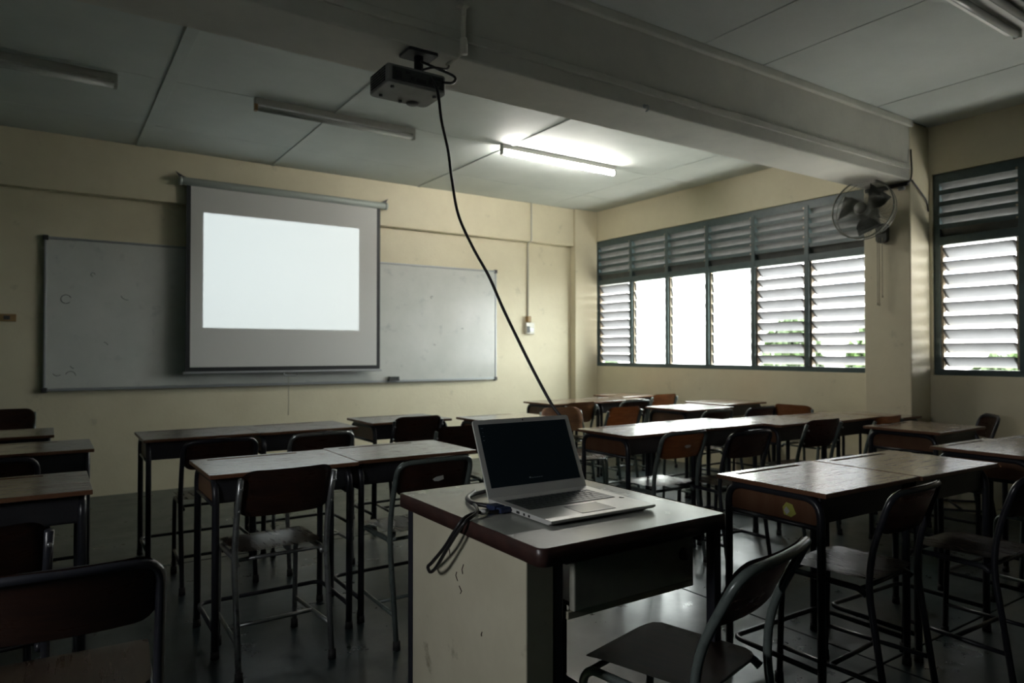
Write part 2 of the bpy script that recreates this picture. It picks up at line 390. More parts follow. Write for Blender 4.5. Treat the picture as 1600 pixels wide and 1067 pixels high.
bays2 = [(2.03, 2.62), (1.46, 2.03)]
t = bpy.data.objects.new('added_light_window', None); C.objects.link(t); struct(t)  # added window, out of view, to light the teacher table's side panel
for q in ((L0, L1, LZ0, LZ0 + .04), (L0, L1, LZ1 - .04, LZ1), (L0, L0 + .04, LZ0 + .04, LZ1 - .04), (L1 - .04, L1, LZ0 + .04, LZ1 - .04), (1.185, 1.215, LZ0 + .04, LZ1 - .04)):
    b = BM(); box(b, XL - .10, XL - .05, *q); obj('frame_member', b, M_steel, t)
window('window_2', W2[0], W2[1], bays2, [50, 48, 46, 48], 2)

# outside: paving, a pale building, shrubs
b = BM(); box(b, XR + WT, 60, -30, 40, -.6, -.5); box(b, -40, XL - WT, -30, 40, -.6, -.5); struct(obj('ground_outside', b, M_grnd))
def building(loc, sy, sz, label, wins):
    t = thing('building', label, 'building', loc)
    b = BM(); box(b, 0, 6, -sy / 2, sy / 2, 0, sz); obj('wall', b, M_bld, t)
    b = BM(); box(b, -.3, 6.2, -sy / 2 - .3, sy / 2 + .3, sz, sz + .25); obj('roof', b, M_bld, t)
    for (y, z) in wins:
        b = BM(); box(b, -.05, .06, y - .5, y + .5, z, z + 1.3); f = obj('window', b, M_bld, t)
        b = BM(); box(b, -.07, -.045, y - .42, y + .42, z + .08, z + 1.22); obj('pane', b, M_bwin, f)
building((19, 13, -.5), 22, 6.5, 'pale building seen through the open glass louvres', [(-2.0, 3.1), (-4.6, 3.1), (-7.2, 3.1), (-9.6, 3.1)])
def leafmesh(R_, n, seed):
    rd = random.Random(seed); b = BM()
    for i in range(n):
        u = Vector((rd.gauss(0, 1), rd.gauss(0, 1), rd.gauss(0, 1))).normalized() * R_ * rd.uniform(.55, 1)
        u.z = abs(u.z) * 1.1 + .25; e = Vector((rd.gauss(0, 1), rd.gauss(0, 1), rd.gauss(0, .6))).normalized() * rd.uniform(.04, .07)
        f = e.cross(Vector((rd.gauss(0, 1), rd.gauss(0, 1), rd.gauss(0, 1)))).normalized() * .028
        b.faces.new([b.verts.new(u + q) for q in (-e, f, e, -f)])
    return b
for x, y, R_, s, lab in ((8.7, 5.88, .56, 3, 'leafy green shrub outside the tilted louvres of the window by the fan'),
                         (8.75, 4.62, .56, 4, 'leafy green shrub outside, showing low between the louvres beside the pillar'),
                         (8.8, 9.9, .55, 5, 'leafy green shrub outside the window bay in the far corner'),
                         (8.6, 3.2, .6, 6, 'low green shrub outside the window to the right of the pillar')):
    t = thing('shrub', lab, 'shrub', (x, y, -.5), 0, 'shrubs outside the windows')
    o = obj('foliage', leafmesh(R_, 2600, s), M_leaf, t); o.scale = (1, 1, 2.6 if s in (3, 4) else 1.9)
    b = BM()
    for k in range(4):
        a = k * 1.6; tube(b, [(0, 0, 0), (.15 * math.cos(a), .15 * math.sin(a), .5), (.4 * math.cos(a), .4 * math.sin(a), 1.0)], [.03, .022, .01], 6)
    obj('stem', b, M_bark, t)

# ---------------------------------------------------------------- whiteboard, screen
t = thing('whiteboard', 'long white wall-mounted board with thin metal frame behind the projection screen', 'whiteboard', (2.115, YF, 1.5))
X0, X1, Z0, Z1 = -.035 - 2.115, 4.245 - 2.115, .878 - 1.5, 2.118 - 1.5
b = BM(); box(b, X0 + .01, X1 - .01, -.018, 0, Z0 + .01, Z1 - .01); obj('writing_surface', b, M_wb, t)
for nm, q in (('frame_rail', (X0, X1, Z1 - .018, Z1)), ('frame_rail', (X0, X1, Z0, Z0 + .022)), ('frame_rail', (X0, X0 + .018, Z0 + .022, Z1 - .018)), ('frame_rail', (X1 - .018, X1, Z0 + .022, Z1 - .018))):
    b = BM(); box(b, q[0], q[1], -.026, 0, q[2], q[3]); obj(nm, b, M_wbf, t, .003)
for x, z in ((X0 + .01, Z1 - .01), (X1 - .01, Z1 - .01), (X0 + .01, Z0 + .01), (X1 - .01, Z0 + .01)):
    b = BM(); box(b, x - .02, x + .02, -.030, 0, z - .02, z + .02); obj('corner_cap', b, M_clip, t, .006)
b = BM(); box(b, X0 + .1, X1 - .1, -.045, -.026, Z0, Z0 + .006); obj('pen_ledge', b, M_wbf, t)
for x, z, rr, a0, a1 in ((.115, 1.62, .035, 20, 330), (.06, 1.03, .03, 200, 330), (.15, 1.00, .035, 0, 170), (.17, 1.08, .02, 180, 300), (.30, 1.83, .015, 0, 300), (.36, 1.22, .06, 30, 80), (3.42, 1.78, .012, 0, 300), (3.8, 1.44, .012, 0, 200), (3.45, 1.25, .02, 30, 120), (.55, 1.68, .05, 200, 300)):
    b = BM(); tube(b, [(x - 2.115 + rr * math.cos(math.radians(a)), -.0185, z - 1.5 + rr * math.sin(math.radians(a))) for a in range(a0, a1, 20)], .0022, 4)
    obj('ink_mark', b, M_pdark, t)
t = thing('board_eraser', 'small dark board eraser at the bottom of the whiteboard right of the screen', 'eraser', (2.97, YF - .026, .892))
b = BM(); box(b, -.055, .055, -.038, 0, .02, .045); obj('grip', b, M_key, t, .004)
b = BM(); box(b, -.055, .055, -.038, 0, .0, .02); obj('felt', b, M_clip, t)

t = thing('projection_screen', 'pull-down projection screen with black borders hanging over the whiteboard', 'projection screen', (1.89, 6.54, 2.66))
b = BM(); prof = [(0, -.94), (.030, -.94), (.034, -.93), (.034, .93), (.030, .94), (0, .94)]
lathe(b, [(.0005, -.94)] + prof[1:-1] + [(.0005, .94)], (0, 0, .015), 'x', 20); obj('roller_casing', b, M_roll, t)
for s in (-1, 1):
    b = BM(); lathe(b, [(.0005, s * .94), (.037, s * .94), (.037, s * .965), (.0005, s * .965)], (0, 0, .015), 'x', 20); obj('end_cap', b, M_roll, t)
    b = BM(); box(b, s * .93 - .02, s * .93 + .02, .0, .12, .045, .055); box(b, s * .93 - .012, s * .93 + .012, -.005, .01, .03, .055)
    prism(b, [(s * .90, .05), (s * .96, .05), (s * .99, .10)], 'y', .02, .028); obj('wall_bracket', b, M_clip, t, .002)
sx0, sx1, sz0, sz1 = -.905, .893, -1.64, -.012
def sheet(bm, xa, xb, za, zb, y0, y1): box(bm, xa, xb, y0, y1, za, zb)
b = BM(); sheet(b, sx0 + .036, sx1 - .036, sz0 + .038, sz1, .0, .002); obj('fabric', b, M_scr, t)
b = BM(); sheet(b, sx0, sx0 + .036, sz0, sz1, -.0004, .0022); sheet(b, sx1 - .036, sx1, sz0, sz1, -.0004, .0022); sheet(b, sx0 + .036, sx1 - .036, sz0, sz0 + .038, -.0004, .0022); obj('black_border', b, M_blk, t)
b = BM(); box(b, sx0 - .02, sx1 + .02, -.006, .012, sz0 - .022, sz0); obj('bottom_bar', b, M_wbf, t, .004)
b = BM(); tube(b, fillet([(-.06, 0, sz0 - .02), (-.06, 0, sz0 - .05), (.06, 0, sz0 - .05), (.06, 0, sz0 - .02)], .02), .005, 6); hd = obj('pull_handle', b, M_wbf, t)
b = BM(); tube(b, [(-.02, 0, sz0 - .05), (-.018, 0, sz0 - .3), (-.021, 0, sz0 - .42)], .0028, 5); obj('pull_cord', b, M_cord, t)

# socket, conduit, wall plates
t = thing('wall_socket', 'ivory double socket box on the front wall between whiteboard and corner', 'socket', (4.69, YF, 1.49))
b = BM(); box(b, -.045, .075, -.045, 0, -.09, .045); obj('back_box', b, M_sock, t, .005)
b = BM(); box(b, -.035, .005, -.052, -.045, -.075, .0); obj('switch', b, M_clip, t, .002)
b = BM(); box(b, -.03, .02, -.06, -.0, .045, .12); obj('conduit_adaptor', b, M_brown, t, .01)
for k in range(2):
    b = BM(); box(b, .015 + k * .025, .030 + k * .025, -.05, -.045, -.06, -.02); obj('socket_hole', b, M_wbf, t)
b = BM(); tube(b, [(4.69, YF - .012, 1.59), (4.69, YF - .012, 2.47), (4.69, YF - .086, 2.50), (4.69, YF - .086, H)], .010, 8)
tag(smooth(obj('conduit_pipe', b, M_pipe)), 'thin vertical conduit rising from the wall socket to the ceiling', 'conduit')
t = thing('light_switch', 'small dark switch plate on the front wall left of the whiteboard', 'switch', (-.27, YF, 1.46))
b = BM(); box(b, -.06, .06, -.012, 0, -.03, .03); obj('plate', b, M_brown, t, .003)
b = BM(); box(b, -.02, .02, -.018, -.012, -.015, .015); obj('rocker', b, M_clip, t, .002)
b = BM(); tube(b, fillet([(1.45, .6, H - .012), (1.51, PY0 - .04, H - .012), (1.505, PY0 - .035, H - .07), (1.50, PY0 - .022, 2.62), (1.50, PY0 - .022, BZ + .02), (1.47, PY0 + .07, BZ - .014)], .03), .010, 8)
t = thing('ceiling_conduit', 'painted conduit coming along the ceiling and down the beam beside the projector', 'conduit')
smooth(obj('pipe', b, M_pipe, t))
b = BM(); lathe(b, [(.0005, -.04), (.017, -.04), (.017, .02), (.013, .03), (.0005, .03)], (1.50, PY0 - .028, BZ + .05), 'z', 14); obj('junction_elbow', b, M_pipe, t)
for z in (2.72,):
    b = BM(); box(b, 1.475, 1.525, PY0 - .037, PY0, z - .008, z + .008); obj('saddle_clip', b, M_pipe, t, .002)
t = thing('hook', 'small screw hook sticking out of the lower edge of the ceiling beam', 'hook', (2.62, PY0, BZ + .01))
b = BM(); tube(b, fillet([(0, .01, 0), (0, -.03, 0), (0, -.03, -.03), (0, -.012, -.03)], .012), .004, 6); obj('bent_wire', b, M_wbf, t)
b = BM(); lathe(b, [(.0005, -.004), (.012, -.004), (.012, 0), (.0005, 0)], (0, 0, 0), 'y', 10); obj('washer', b, M_wbf, t)

# ---------------------------------------------------------------- lamps
def lamp(x0, x1, y, label, on=False, twin=False):
    t = thing('tube_lamp', label, 'ceiling lamp', ((x0 + x1) / 2, y, H), 0, None); L = (x1 - x0) / 2
    w2 = .045 if twin else .022
    b = BM(); box(b, -L, L, -w2, w2, -.045, 0); obj('batten_casing', b, M_lampb if (on or twin) else M_lampo, t, .004)
    if twin:
        b = BM()
        for s in (-1, 1): prism(b, [(s * .045, -.02), (s * .10, -.055), (s * .10, -.058), (s * .045, -.045)], 'x', -L, L)
        obj('reflector', b, M_lampb, t)
    for yy in ((-.05, .05) if twin else (0,)):
        b = BM(); lathe(b, [(.0005, -L + .02), (.018, -L + .02), (.018, L - .02), (.0005, L - .02)], (0, yy, -.070), 'x', 14)
        obj('glass_tube', b, M_tubeon if on else M_tubeoff, t)
        for s in (-1, 1):
            b = BM(); box(b, min(s * L, s * (L - .022)), max(s * L, s * (L - .022)), yy - .018, yy + .018, -.09, -.03)
            obj('lamp_holder', b, (M_brown if (not on and s < 0 and not twin) else M_lampb if (on or twin) else M_lampo), t, .004)
    return t
lamp(3.14, 4.42, 4.84, 'lit white fluorescent tube lamp near the window wall', True)
lamp(1.16, 2.37, 4.90, 'unlit fluorescent tube lamp with one browned end in front of the screen')
lamp(-.92, .35, 4.98, 'unlit tube lamp in the dark corner of the ceiling left of the screen')
lamp(2.95, 4.25, 1.47, 'wide unlit twin tube lamp on the ceiling nearest the camera, upper right', False, True)

# ---------------------------------------------------------------- projector
t = thing('projector', 'grey ceiling projector on a black mount under the beam', 'projector', (1.275, 2.70, 2.30))
b = BM(); prism(b, rrect(-.138, .138, -.10, .11, (.03, .03, .012, .03)), 'z', 0, .078); obj('body', b, M_plast, t, .006, 40)
b = BM(); box(b, -.118, .118, -.104, -.099, .012, .066); bp = obj('connector_panel', b, M_pdark, t, .002)
for x, z, ww, hh in ((-.03, .03, .008, .008), (.01, .026, .022, .008), (.055, .03, .01, .01), (.085, .03, .008, .008), (-.05, .05, .01, .006), (.08, .052, .02, .006), (-.09, .035, .012, .015)):
    b = BM(); box(b, x - ww, x + ww, -.107, -.104, z - hh, z + hh); obj('socket', b, M_vent, bp)
b = BM()
for i in range(9):
    for j in range(6): box(b, -.1405, -.137, -.075 + i * .017, -.065 + i * .017, .010 + j * .011, .017 + j * .011)
obj('vent_grille', b, M_vent, t)
b = BM(); lathe(b, [(.0005, -.006), (.024, -.006), (.030, .0), (.0005, .0)], (.06, .082, .0), 'z', 20); obj('lens_hood', b, M_pdark, t)
b = BM(); lathe(b, [(.028, .10), (.028, .118), (.020, .122), (.0005, .12)], (.06, 0, .04), 'y', 20); obj('lens', b, M_vent, t)
for x, y in ((-.1, -.06), (-.1, .06), (.1, -.05), (0, .08)):
    b = BM(); lathe(b, [(.0005, -.008), (.008, -.008), (.008, 0), (.0005, 0)], (x, y, 0), 'z', 10); obj('foot', b, M_pdark, t)
b = BM(); box(b, .0, .11, -.05, .05, .184, .190); prism(b, rrect(-.02, .12, -.055, .055, .01), 'z', .176, .19); obj('mount_plate', b, M_blk, t, .002)
b = BM(); tube(b, [(.05, 0, .18), (.05, 0, .10), (.05, 0, .076)], .02, 12); box(b, .0, .10, -.03, .03, .076, .096, .004); obj('mount_arm', b, M_blk, t)
b = BM(); tube(b, spline([(.05, -.02, .15), (.10, -.07, .115), (.17, -.10, .085), (.155, -.115, .05), (.10, -.125, .035)]), .006, 7); obj('power_lead', b, M_cable, t)
b = BM(); tube(b, spline([(.21, .02, .188), (.18, -.03, .15), (.14, -.07, .12), (.08, -.08, .11), (.04, -.05, .10)]), .005, 7); obj('signal_lead', b, M_cable, t)

# the long cable from the projector to the laptop (a pixel path laid at plausible depths)
def P(u, v, d):  # world point seen at photograph pixel (u,v), at depth d along the optical axis
    return Vector((0, 0, CAMH)) + (fw + rt * ((u - 800) / FPX) + up * ((533.5 - v) / FPX)) * d
cab = [(668, 116, 2.92), (683, 140, 2.90), (690, 190, 2.86), (700, 235, 2.84), (706, 280, 2.82), (716, 335, 2.8), (738, 385, 2.76), (764, 432, 2.72),
       (786, 482, 2.68), (810, 532, 2.63), (835, 582, 2.58), (861, 630, 2.53), (879, 655, 2.50), (886, 672, 2.46), (884, 690, 2.42)]
pts = [P(*c) for c in cab] + [Vector((1.44, 1.80, .83)), Vector((1.36, 1.76, .787)), Vector((1.20, 1.76, .787)), Vector((1.02, 1.72, .787)), Vector((.955, 1.62, .79)), Vector((.975, 1.545, .79))]
t = thing('display_cable', 'long black cable hanging from the projector down to the laptop', 'cable')
b = BM(); tube(b, spline(pts), .0062, 8); smooth(obj('cable', b, M_cable, t))
b = BM(); box(b, .962, .995, 1.515, 1.555, .782, .797, .004); obj('plug', b, M_blue, t)
b = BM()
for c in ((882, 662), (885, 668)): lathe(b, [(.0005, -.012), (.011, -.012), (.011, .012), (.0005, .012)], P(c[0], c[1], 2.49), 'z', 8)
obj('cable_tie', b, M_clip, t)
# loop over the edge of the teacher's desk
t = thing('power_cable', 'black cable looping over the left edge of the teacher table from the laptop', 'cable')
lp = [(.985, 1.50, .788), (.945, 1.50, .788), (.900, 1.51, .789), (.862, 1.50, .782), (.845, 1.51, .755), (.84, 1.56, .70), (.842, 1.63, .645), (.845, 1.66, .625), (.842, 1.64, .617), (.838, 1.60, .64), (.836, 1.54, .70), (.842, 1.49, .757), (.858, 1.475, .784), (.900, 1.50, .792), (.945, 1.58, .789), (.975, 1.68, .787), (1.05, 1.76, .787)]
b = BM(); tube(b, spline(lp), .0046, 8); smooth(obj('cable', b, M_cable, t))
b = BM(); box(b, .965, 1.000, 1.488, 1.512, .782, .796, .004); obj('plug', b, M_blue, t)
b = BM(); lathe(b, [(.0005, -.010), (.0075, -.010), (.0075, .010), (.0005, .010)], (.925, 1.505, .790), 'x', 10); obj('cable_tie', b, M_white, t)
b = BM(); tube(b, spline([(1.30, 1.80, .787), (1.40, 1.80, .800), (1.455, 1.78, .79), (1.475, 1.74, .76), (1.48, 1.73, .70)]), .0035, 7)
tag(smooth(obj('thin_lead', b, M_cable)), 'thin black lead curving off the table edge to the right behind the laptop', 'cable')

# ---------------------------------------------------------------- fan
t = thing('wall_fan', 'dark wall fan with round wire guard on the pillar beside the windows', 'fan', (PX, 2.84, 2.13))
hc = Vector((-.23, .03, .15)); R_ = .228
fa = Vector((-1, -.10, .10)).normalized(); q = fa.to_track_quat('X', 'Z').to_matrix().to_4x4()
T = Matrix.Translation(hc) @ q
def xf(bm):
    for v in bm.verts: v.co = T @ v.co
b = BM(); tube(b, [(.03, R_ * math.cos(a), R_ * math.sin(a)) for a in [2 * PI * k / 48 for k in range(49)]], .0055, 6)
tube(b, [(-.03, R_ * .985 * math.cos(a), R_ * .985 * math.sin(a)) for a in [2 * PI * k / 48 for k in range(49)]], .003, 5)
xf(b); smooth(obj('guard_rim', b, M_guard, t))
b = BM()
for k in range(104):
    a = 2 * PI * k / 104; c, s = math.cos(a), math.sin(a)
    tube(b, [(.062, .05 * c, .05 * s), (.058, .12 * c, .12 * s), (.030, R_ * c, R_ * s)], .0013, 4)
    tube(b, [(-.050, .04 * c, .04 * s), (-.055, .12 * c, .12 * s), (-.03, R_ * .985 * c, R_ * .985 * s), (.03, R_ * c, R_ * s)], .0013, 4)
xf(b); g = obj('guard_wires', b, M_guard, t); g['kind'] = 'stuff'
for k in range(3):
    b = BM(); a0 = 2 * PI * k / 3 + .5; n = 7; A = []; B = []
    for i in range(n):
        f = i / (n - 1); r = .04 + .165 * f; wd = .25 + .50 * math.sin(PI * min(1, f * 1.05 + .15) * .72)
        for arr, sg in ((A, -1), (B, 1)):
            a = a0 + sg * wd * .8 + .35 * f; arr.append((sg * .018 * (1 - f * .4), r * math.cos(a), r * math.sin(a)))
    fr = [b.verts.new(p) for p in A]; bk = [b.verts.new(p) for p in B]
    for i in range(n - 1): b.faces.new((fr[i], fr[i + 1], bk[i + 1], bk[i]))
    bmesh.ops.solidify(b, geom=b.faces[:], thickness=.003); xf(b); smooth(obj('blade', b, M_fan, t))
b = BM(); lathe(b, [(.0005, .075), (.035, .074), (.046, .066), (.046, .05), (.0005, .05)], (0, 0, 0), 'x', 24); xf(b); obj('guard_badge', b, M_fanb, t)
b = BM(); lathe(b, [(.0005, .045), (.03, .04), (.038, .02), (.038, -.03), (.0005, -.03)], (0, 0, 0), 'x', 20); xf(b); obj('hub', b, M_fan, t)
b = BM(); lathe(b, [(.0005, -.05), (.05, -.055), (.062, -.08), (.060, -.13), (.04, -.16), (.0005, -.165)], (0, 0, 0), 'x', 20); xf(b); obj('motor_housing', b, M_fanb, t)
b = BM(); tube(b, spline([(-.10, .01, .11), (-.08, 0, .04), (-.05, 0, .0), (0, 0, -.02)]), .02, 10); obj('neck', b, M_fanb, t)
b = BM(); prism(b, rrect(-.045, .045, -.09, .06, .03), 'x', -.045, 0); obj('wall_base', b, M_fanb, t, .006)
for dy_, z in ((-.012, -.50), (.012, -.56), (.026, -.555)):
    b = BM(); tube(b, [(-.05, dy_, -.05), (-.05, dy_, z)], .0022, 5); o = obj('pull_cord', b, M_cord, t)
    b = BM(); lathe(b, [(.0005, z - .02), (.006, z - .016), (.004, z), (.0005, z + .002)], (-.05, dy_, 0), 'z', 8); obj('cord_knob', b, M_cord, o)
t = thing('fan_wiring', 'black cable and fitting at the top of the pillar, above the fan', 'cable')
b = BM(); tube(b, spline([(PX - .012, PY0 - .012, 2.72), (PX - .012, PY0 - .012, 2.50), (PX - .014, PY0 + .08, 2.465), (PX - .014, PY0 + .30, 2.43), (PX - .014, PY0 + .26, 2.35), (PX - .02, PY0 + .22, 2.24)]), .006, 7)
obj('cable', b, M_cable, t)
b = BM(); box(b, PX - .022, PX, PY0 + .01, PY0 + .34, 2.455, 2.482, .003); obj('dark_trunking', b, M_cable, t)
b = BM(); tube(b, spline([(PX, PY0 - .012, 2.49), (PX + .12, PY0 - .014, 2.42), (PX + .22, PY0 - .012, 2.36), (PX + .25, PY0 - .012, 2.28)]), .006, 7); obj('cable', b, M_cable, t)
b = BM(); lathe(b, [(.0005, -.03), (.016, -.02), (.016, .02), (.0005, .03)], (PX - .03, PY0 + .05, 2.435), 'y', 12); smooth(obj('indicator_fitting', b, M_chrome, t))

# ---------------------------------------------------------------- teacher's desk
t = thing('teacher_table', 'large table with grey laminate top, brown edging and cream side panel under the laptop', 'table', (1.165, 1.535, 0))
hx, hy = .298, .355
b = BM(); prism(b, rrect(-hx, hx, -hy, hy, .018), 'z', .752, .78); obj('table_top', b, M_lam, t, .002)
b = BM()
ro, ri = rrect(-hx - .004, hx + .004, -hy - .004, hy + .004, .022), rrect(-hx, hx, -hy, hy, .018)
n = len(ro); vs = [[b.verts.new((*p, z)) for p in poly] for poly, z in ((ri, .7812), (ro, .778), (ro, .742), (ri, .742))]
for A, B in zip(vs, vs[1:]):
    for k in range(n): b.faces.new((A[k], A[(k + 1) % n], B[(k + 1) % n], B[k]))
smooth(obj('edging', b, M_tedge, t))
b = BM(); box(b, -.288, -.212, -.285, .285, .03, .752); obj('side_panel', b, M_tpan, t, .003)
for x, y in ((-.197, -.27), (-.274, .303), (.282, -.325), (.282, .32)):
    b = BM(); box(b, x - .014, x + .014, y - .014, y + .014, 0, .752); obj('leg', b, M_dark, t, .003)
for y, z, kx, kz in ((-.01, .66, .008, -.014), (.012, .60, -.012, -.010), (.06, .665, .006, .02), (-.10, .52, .004, -.006), (.02, .61, .010, .012)):
    b = BM(); tube(b, [(-.2885, y, z), (-.2885, y + kx, z + kz), (-.2885, y + kx * .5, z + kz * 1.8)], .0016, 4); obj('scuff_mark', b, M_tedge, t)
b = BM(); box(b, -.165, .235, -.300, -.280, .603, .722); dr = obj('drawer', b, M_draw, t, .004)
b = BM(); lathe(b, [(.0005, -.312), (.014, -.310), (.016, -.300), (.0005, -.300)], (.195, 0, .678), 'y', 18); obj('lock', b, M_clip, dr)
b = BM(); box(b, -.175, .245, -.290, -.276, .585, .603); obj('drawer_rail', b, M_tpan, t, .002)
b = BM(); box(b, -.16, .23, -.28, .10, .61, .62); obj('drawer_bottom', b, M_box, t)
b = BM(); box(b, -.2, .25, -.315, -.300, .722, .752); box(b, -.2, .25, .30, .315, .70, .752); box(b, .262, .276, -.3, .3, .70, .752); obj('top_rail', b, M_dark, t)
b = BM(); box(b, -.2, .25, .285, .298, .25, .70); obj('modesty_panel', b, M_draw, t)
b = BM(); box(b, .270, .282, -.31, .31, .10, .125); box(b, -.2, .25, .31, .322, .10, .125); obj('foot_rail', b, M_dark, t)

# ---------------------------------------------------------------- laptop
t = thing('laptop', 'open silver laptop with a dark screen on the teacher table', 'laptop', (1.168, 1.454, .78), math.radians(-1.0))
W, D_ = .171, .143
b = BM(); prism(b, [(-D_, .009), (-D_ + .012, .003), (D_, .003), (D_ + .004, .017), (-D_, .0145)], 'x', -W, W)
obj('base', b, M_lap, t, .0018)
for x, y in ((-.14, -.12), (.14, -.12), (-.14, .12), (.14, .12)):
    b = BM(); lathe(b, [(.0005, 0), (.006, 0), (.006, .004), (.0005, .004)], (x, y, 0), 'z', 10); obj('rubber_foot', b, M_rub, t)
def ztop(y): return .0145 + (y + D_) / (2 * D_) * .0025
b = BM(); box(b, -.148, .138, -.018, .104, ztop(-.018) - .001, ztop(.1) + .0002); kb = obj('keyboard_well', b, M_pdark, t)
rows = 6; ky0, ky1 = -.017, .103; rh = (ky1 - ky0) / rows; me = None
lay = [[1] * 15, [1] * 13 + [2], [1.5] + [1] * 12 + [1.5], [1.8] + [1] * 11 + [2.2], [2.3] + [1] * 10 + [2.7], [1, 1, 1, 1.3, 5.4, 1.3, 1, 1, 1, 1]]
for r, row in enumerate(lay):
    y1 = ky1 - r * rh; y0 = y1 - rh; tot = sum(row); x = -.147; s = .284 / tot
    for kw in row:
        b = BM(); zt = ztop((y0 + y1) / 2)
        box(b, x + .0012, x + kw * s - .0012, y0 + .0012, y1 - .0012, zt - .0005, zt + .0014)
        obj('key', b, M_key, kb, .0006); x += kw * s
b = BM(); box(b, -.055, .055, -.118, -.036, ztop(-.07) - .001, ztop(-.036) + .0004); obj('touchpad', b, M_pad, t, .0004)
b = BM(); lathe(b, [(.0005, 0), (.007, 0), (.007, .0008), (.0005, .0008)], (.152, -.03, ztop(-.03)), 'z', 14); obj('power_button', b, M_key, t)
for i, y in enumerate((.060, .035, .0, -.028, -.05)):
    b = BM(); box(b, -W - .0006, -W + .001, y - (.007 if i < 3 else .004), y + (.007 if i < 3 else .004), .006, .012); obj('port', b, M_vent, t)
# lid
lid_a = math.atan2(.092, .205); LH = .228
lidm = Matrix.Translation((0, D_ + .002, .014)) @ Matrix.Rotation(-lid_a, 4, 'X')
b = BM(); prism(b, rrect(-W, W, 0, LH, (.009, .009, .002, .002)), 'y', 0, .006)
for v in b.verts: v.co = lidm @ v.co
ld = obj('lid', b, M_lap, t, .0012)
b = BM(); box(b, -W + .016, W - .016, -.0008, .001, .030, LH - .014, 0, 0, lidm); sc_ = obj('display', b, M_lcd, ld)
b = BM()
for i, wd in enumerate((.008, .006, .007, .005)): box(b, -W + .022 + (0, .003, .002, 0)[i], -W + .022 + wd, -.0012, -.0008, LH - .026 - i * .012, LH - .0245 - i * .012, 0, 0, lidm)
for i in range(5): box(b, -.016 + i * .008, -.010 + i * .008, -.0012, -.0008, .046, .0475, 0, 0, lidm)
box(b, -.024, -.018, -.0012, -.0008, .046, .050, 0, 0, lidm)
obj('screen_text', b, M_lcdt, ld)
b = BM(); box(b, -.002, .002, -.001, .0, LH - .009, LH - .005, 0, 0, lidm); obj('webcam', b, M_vent, ld)
b = BM()
for s in (-.1, .1): lathe(b, [(.0005, s - .03), (.005, s - .03), (.005, s + .03), (.0005, s + .03)], (0, D_ + .006, .009), 'x', 12)
obj('hinge', b, M_pdark, t)

# ---------------------------------------------------------------- student desks
def make_desk():
    t = thing('student_desk', 'x', 'desk', (0, 0, 0)); hx, hy = .302, .232
    # top with a pencil groove sunk near the back edge
    b = BM(); xs = [-hx, -.235, .155, hx]; ys = [-hy, hy - .058, hy - .036, hy]; zt, zb = .72, .703
    g = {(i, j): b.verts.new((xs[i], ys[j], zt)) for i in range(4) for j in range(4)}
    for i in range(3):
        for j in range(3):
            if (i, j) == (1, 1): continue
            b.faces.new((g[i, j], g[i + 1, j], g[i + 1, j + 1], g[i, j + 1]))
    k = [g[1, 1], g[2, 1], g[2, 2], g[1, 2]]; lo = [b.verts.new((v.co.x, v.co.y, zt - .006)) for v in k]
    b.faces.new(lo)
    for i in range(4): b.faces.new((k[i], k[(i + 1) % 4], lo[(i + 1) % 4], lo[i]))
    per = [g[i, 0] for i in range(4)] + [g[3, j] for j in (1, 2, 3)] + [g[i, 3] for i in (2, 1, 0)] + [g[0, j] for j in (2, 1)]
    bot = [b.verts.new((v.co.x, v.co.y, zb)) for v in per]; n = len(per)
    for i in range(n):
        f = b.faces.new((per[i], per[(i + 1) % n], bot[(i + 1) % n], bot[i])); f.material_index = 1
    b.faces.new(bot).material_index = 1
    obj('desktop', b, [M_wood, M_edge], t, .0035, 50)
    for s in (-1, 1):
        b = BM(); x = s * .272
        tube(b, fillet([(x, -.195, .0), (x, -.195, .69), (x, .195, .69), (x, .195, .0)], [0, .07, .07, 0], 6), .0145, 8)
        fr = smooth(obj('side_frame', b, M_dark, t))
        b = BM(); tube(b, [(x, -.195, .590), (x, .195, .590)], .009, 6); obj('frame_rail', b, M_dark, fr)
        for y in (-.195, .195):
            b = BM(); lathe(b, [(.0005, 0), (.017, 0), (.016, .03), (.0005, .03)], (x, y, 0), 'z', 10); obj('rubber_foot', b, M_rub, fr)
        b = BM(); prism(b, rrect(-.183, .183, .598, .680, (.045, .045, .012, .012)), 'x', s * .262, s * .272); obj('side_panel', b, M_side, t, .002)
    b = BM(); prism(b, rrect(-.26, .26, .600, .608, .001, 1), 'y', -.175, .18); obj('book_shelf', b, M_box, t)
    b = BM(); box(b, -.262, .262, .18, .188, .600, .700); obj('back_panel', b, M_box, t)
    b = BM(); box(b, -.262, .262, -.186, -.178, .608, .700); obj('front_panel', b, M_box, t)
    b = BM(); tube(b, fillet([(-.272, -.195, .10), (-.272, .18, .10), (.272, .18, .10), (.272, -.195, .10)], .05, 5), .010, 7); smooth(obj('foot_rail', b, M_dark, t))
    return t
desk0 = make_desk(); used = []
def desk(x, y, label, rz=0, group='wooden student desks', scale=None):
    if not used:
        used.append(1); desk0.location = (x, y, 0); desk0.rotation_euler = (0, 0, math.radians(rz)); desk0['label'] = label; desk0['group'] = group; return desk0
    return dup(desk0, (x, y, 0), math.radians(rz), label, group, scale)
GL, GR = 'student desks left of the teacher table', 'student desks by the windows'
D = {}
D[3] = desk(.82, 3.09, 'desk with worn greenish sheen behind the dark brown chair with two bare posts', 0, GL)
D[1] = desk(.73, 4.43, 'brown student desk in front of the whiteboard left end, near the bare floor', 0, GL)
D[2] = desk(1.335, 4.42, 'student desk pushed against another one directly below the projection screen', .5, GL)
D[4] = desk(1.43, 3.12, 'brown student desk behind the chair with a white sticker, left of the laptop', 0, GL)
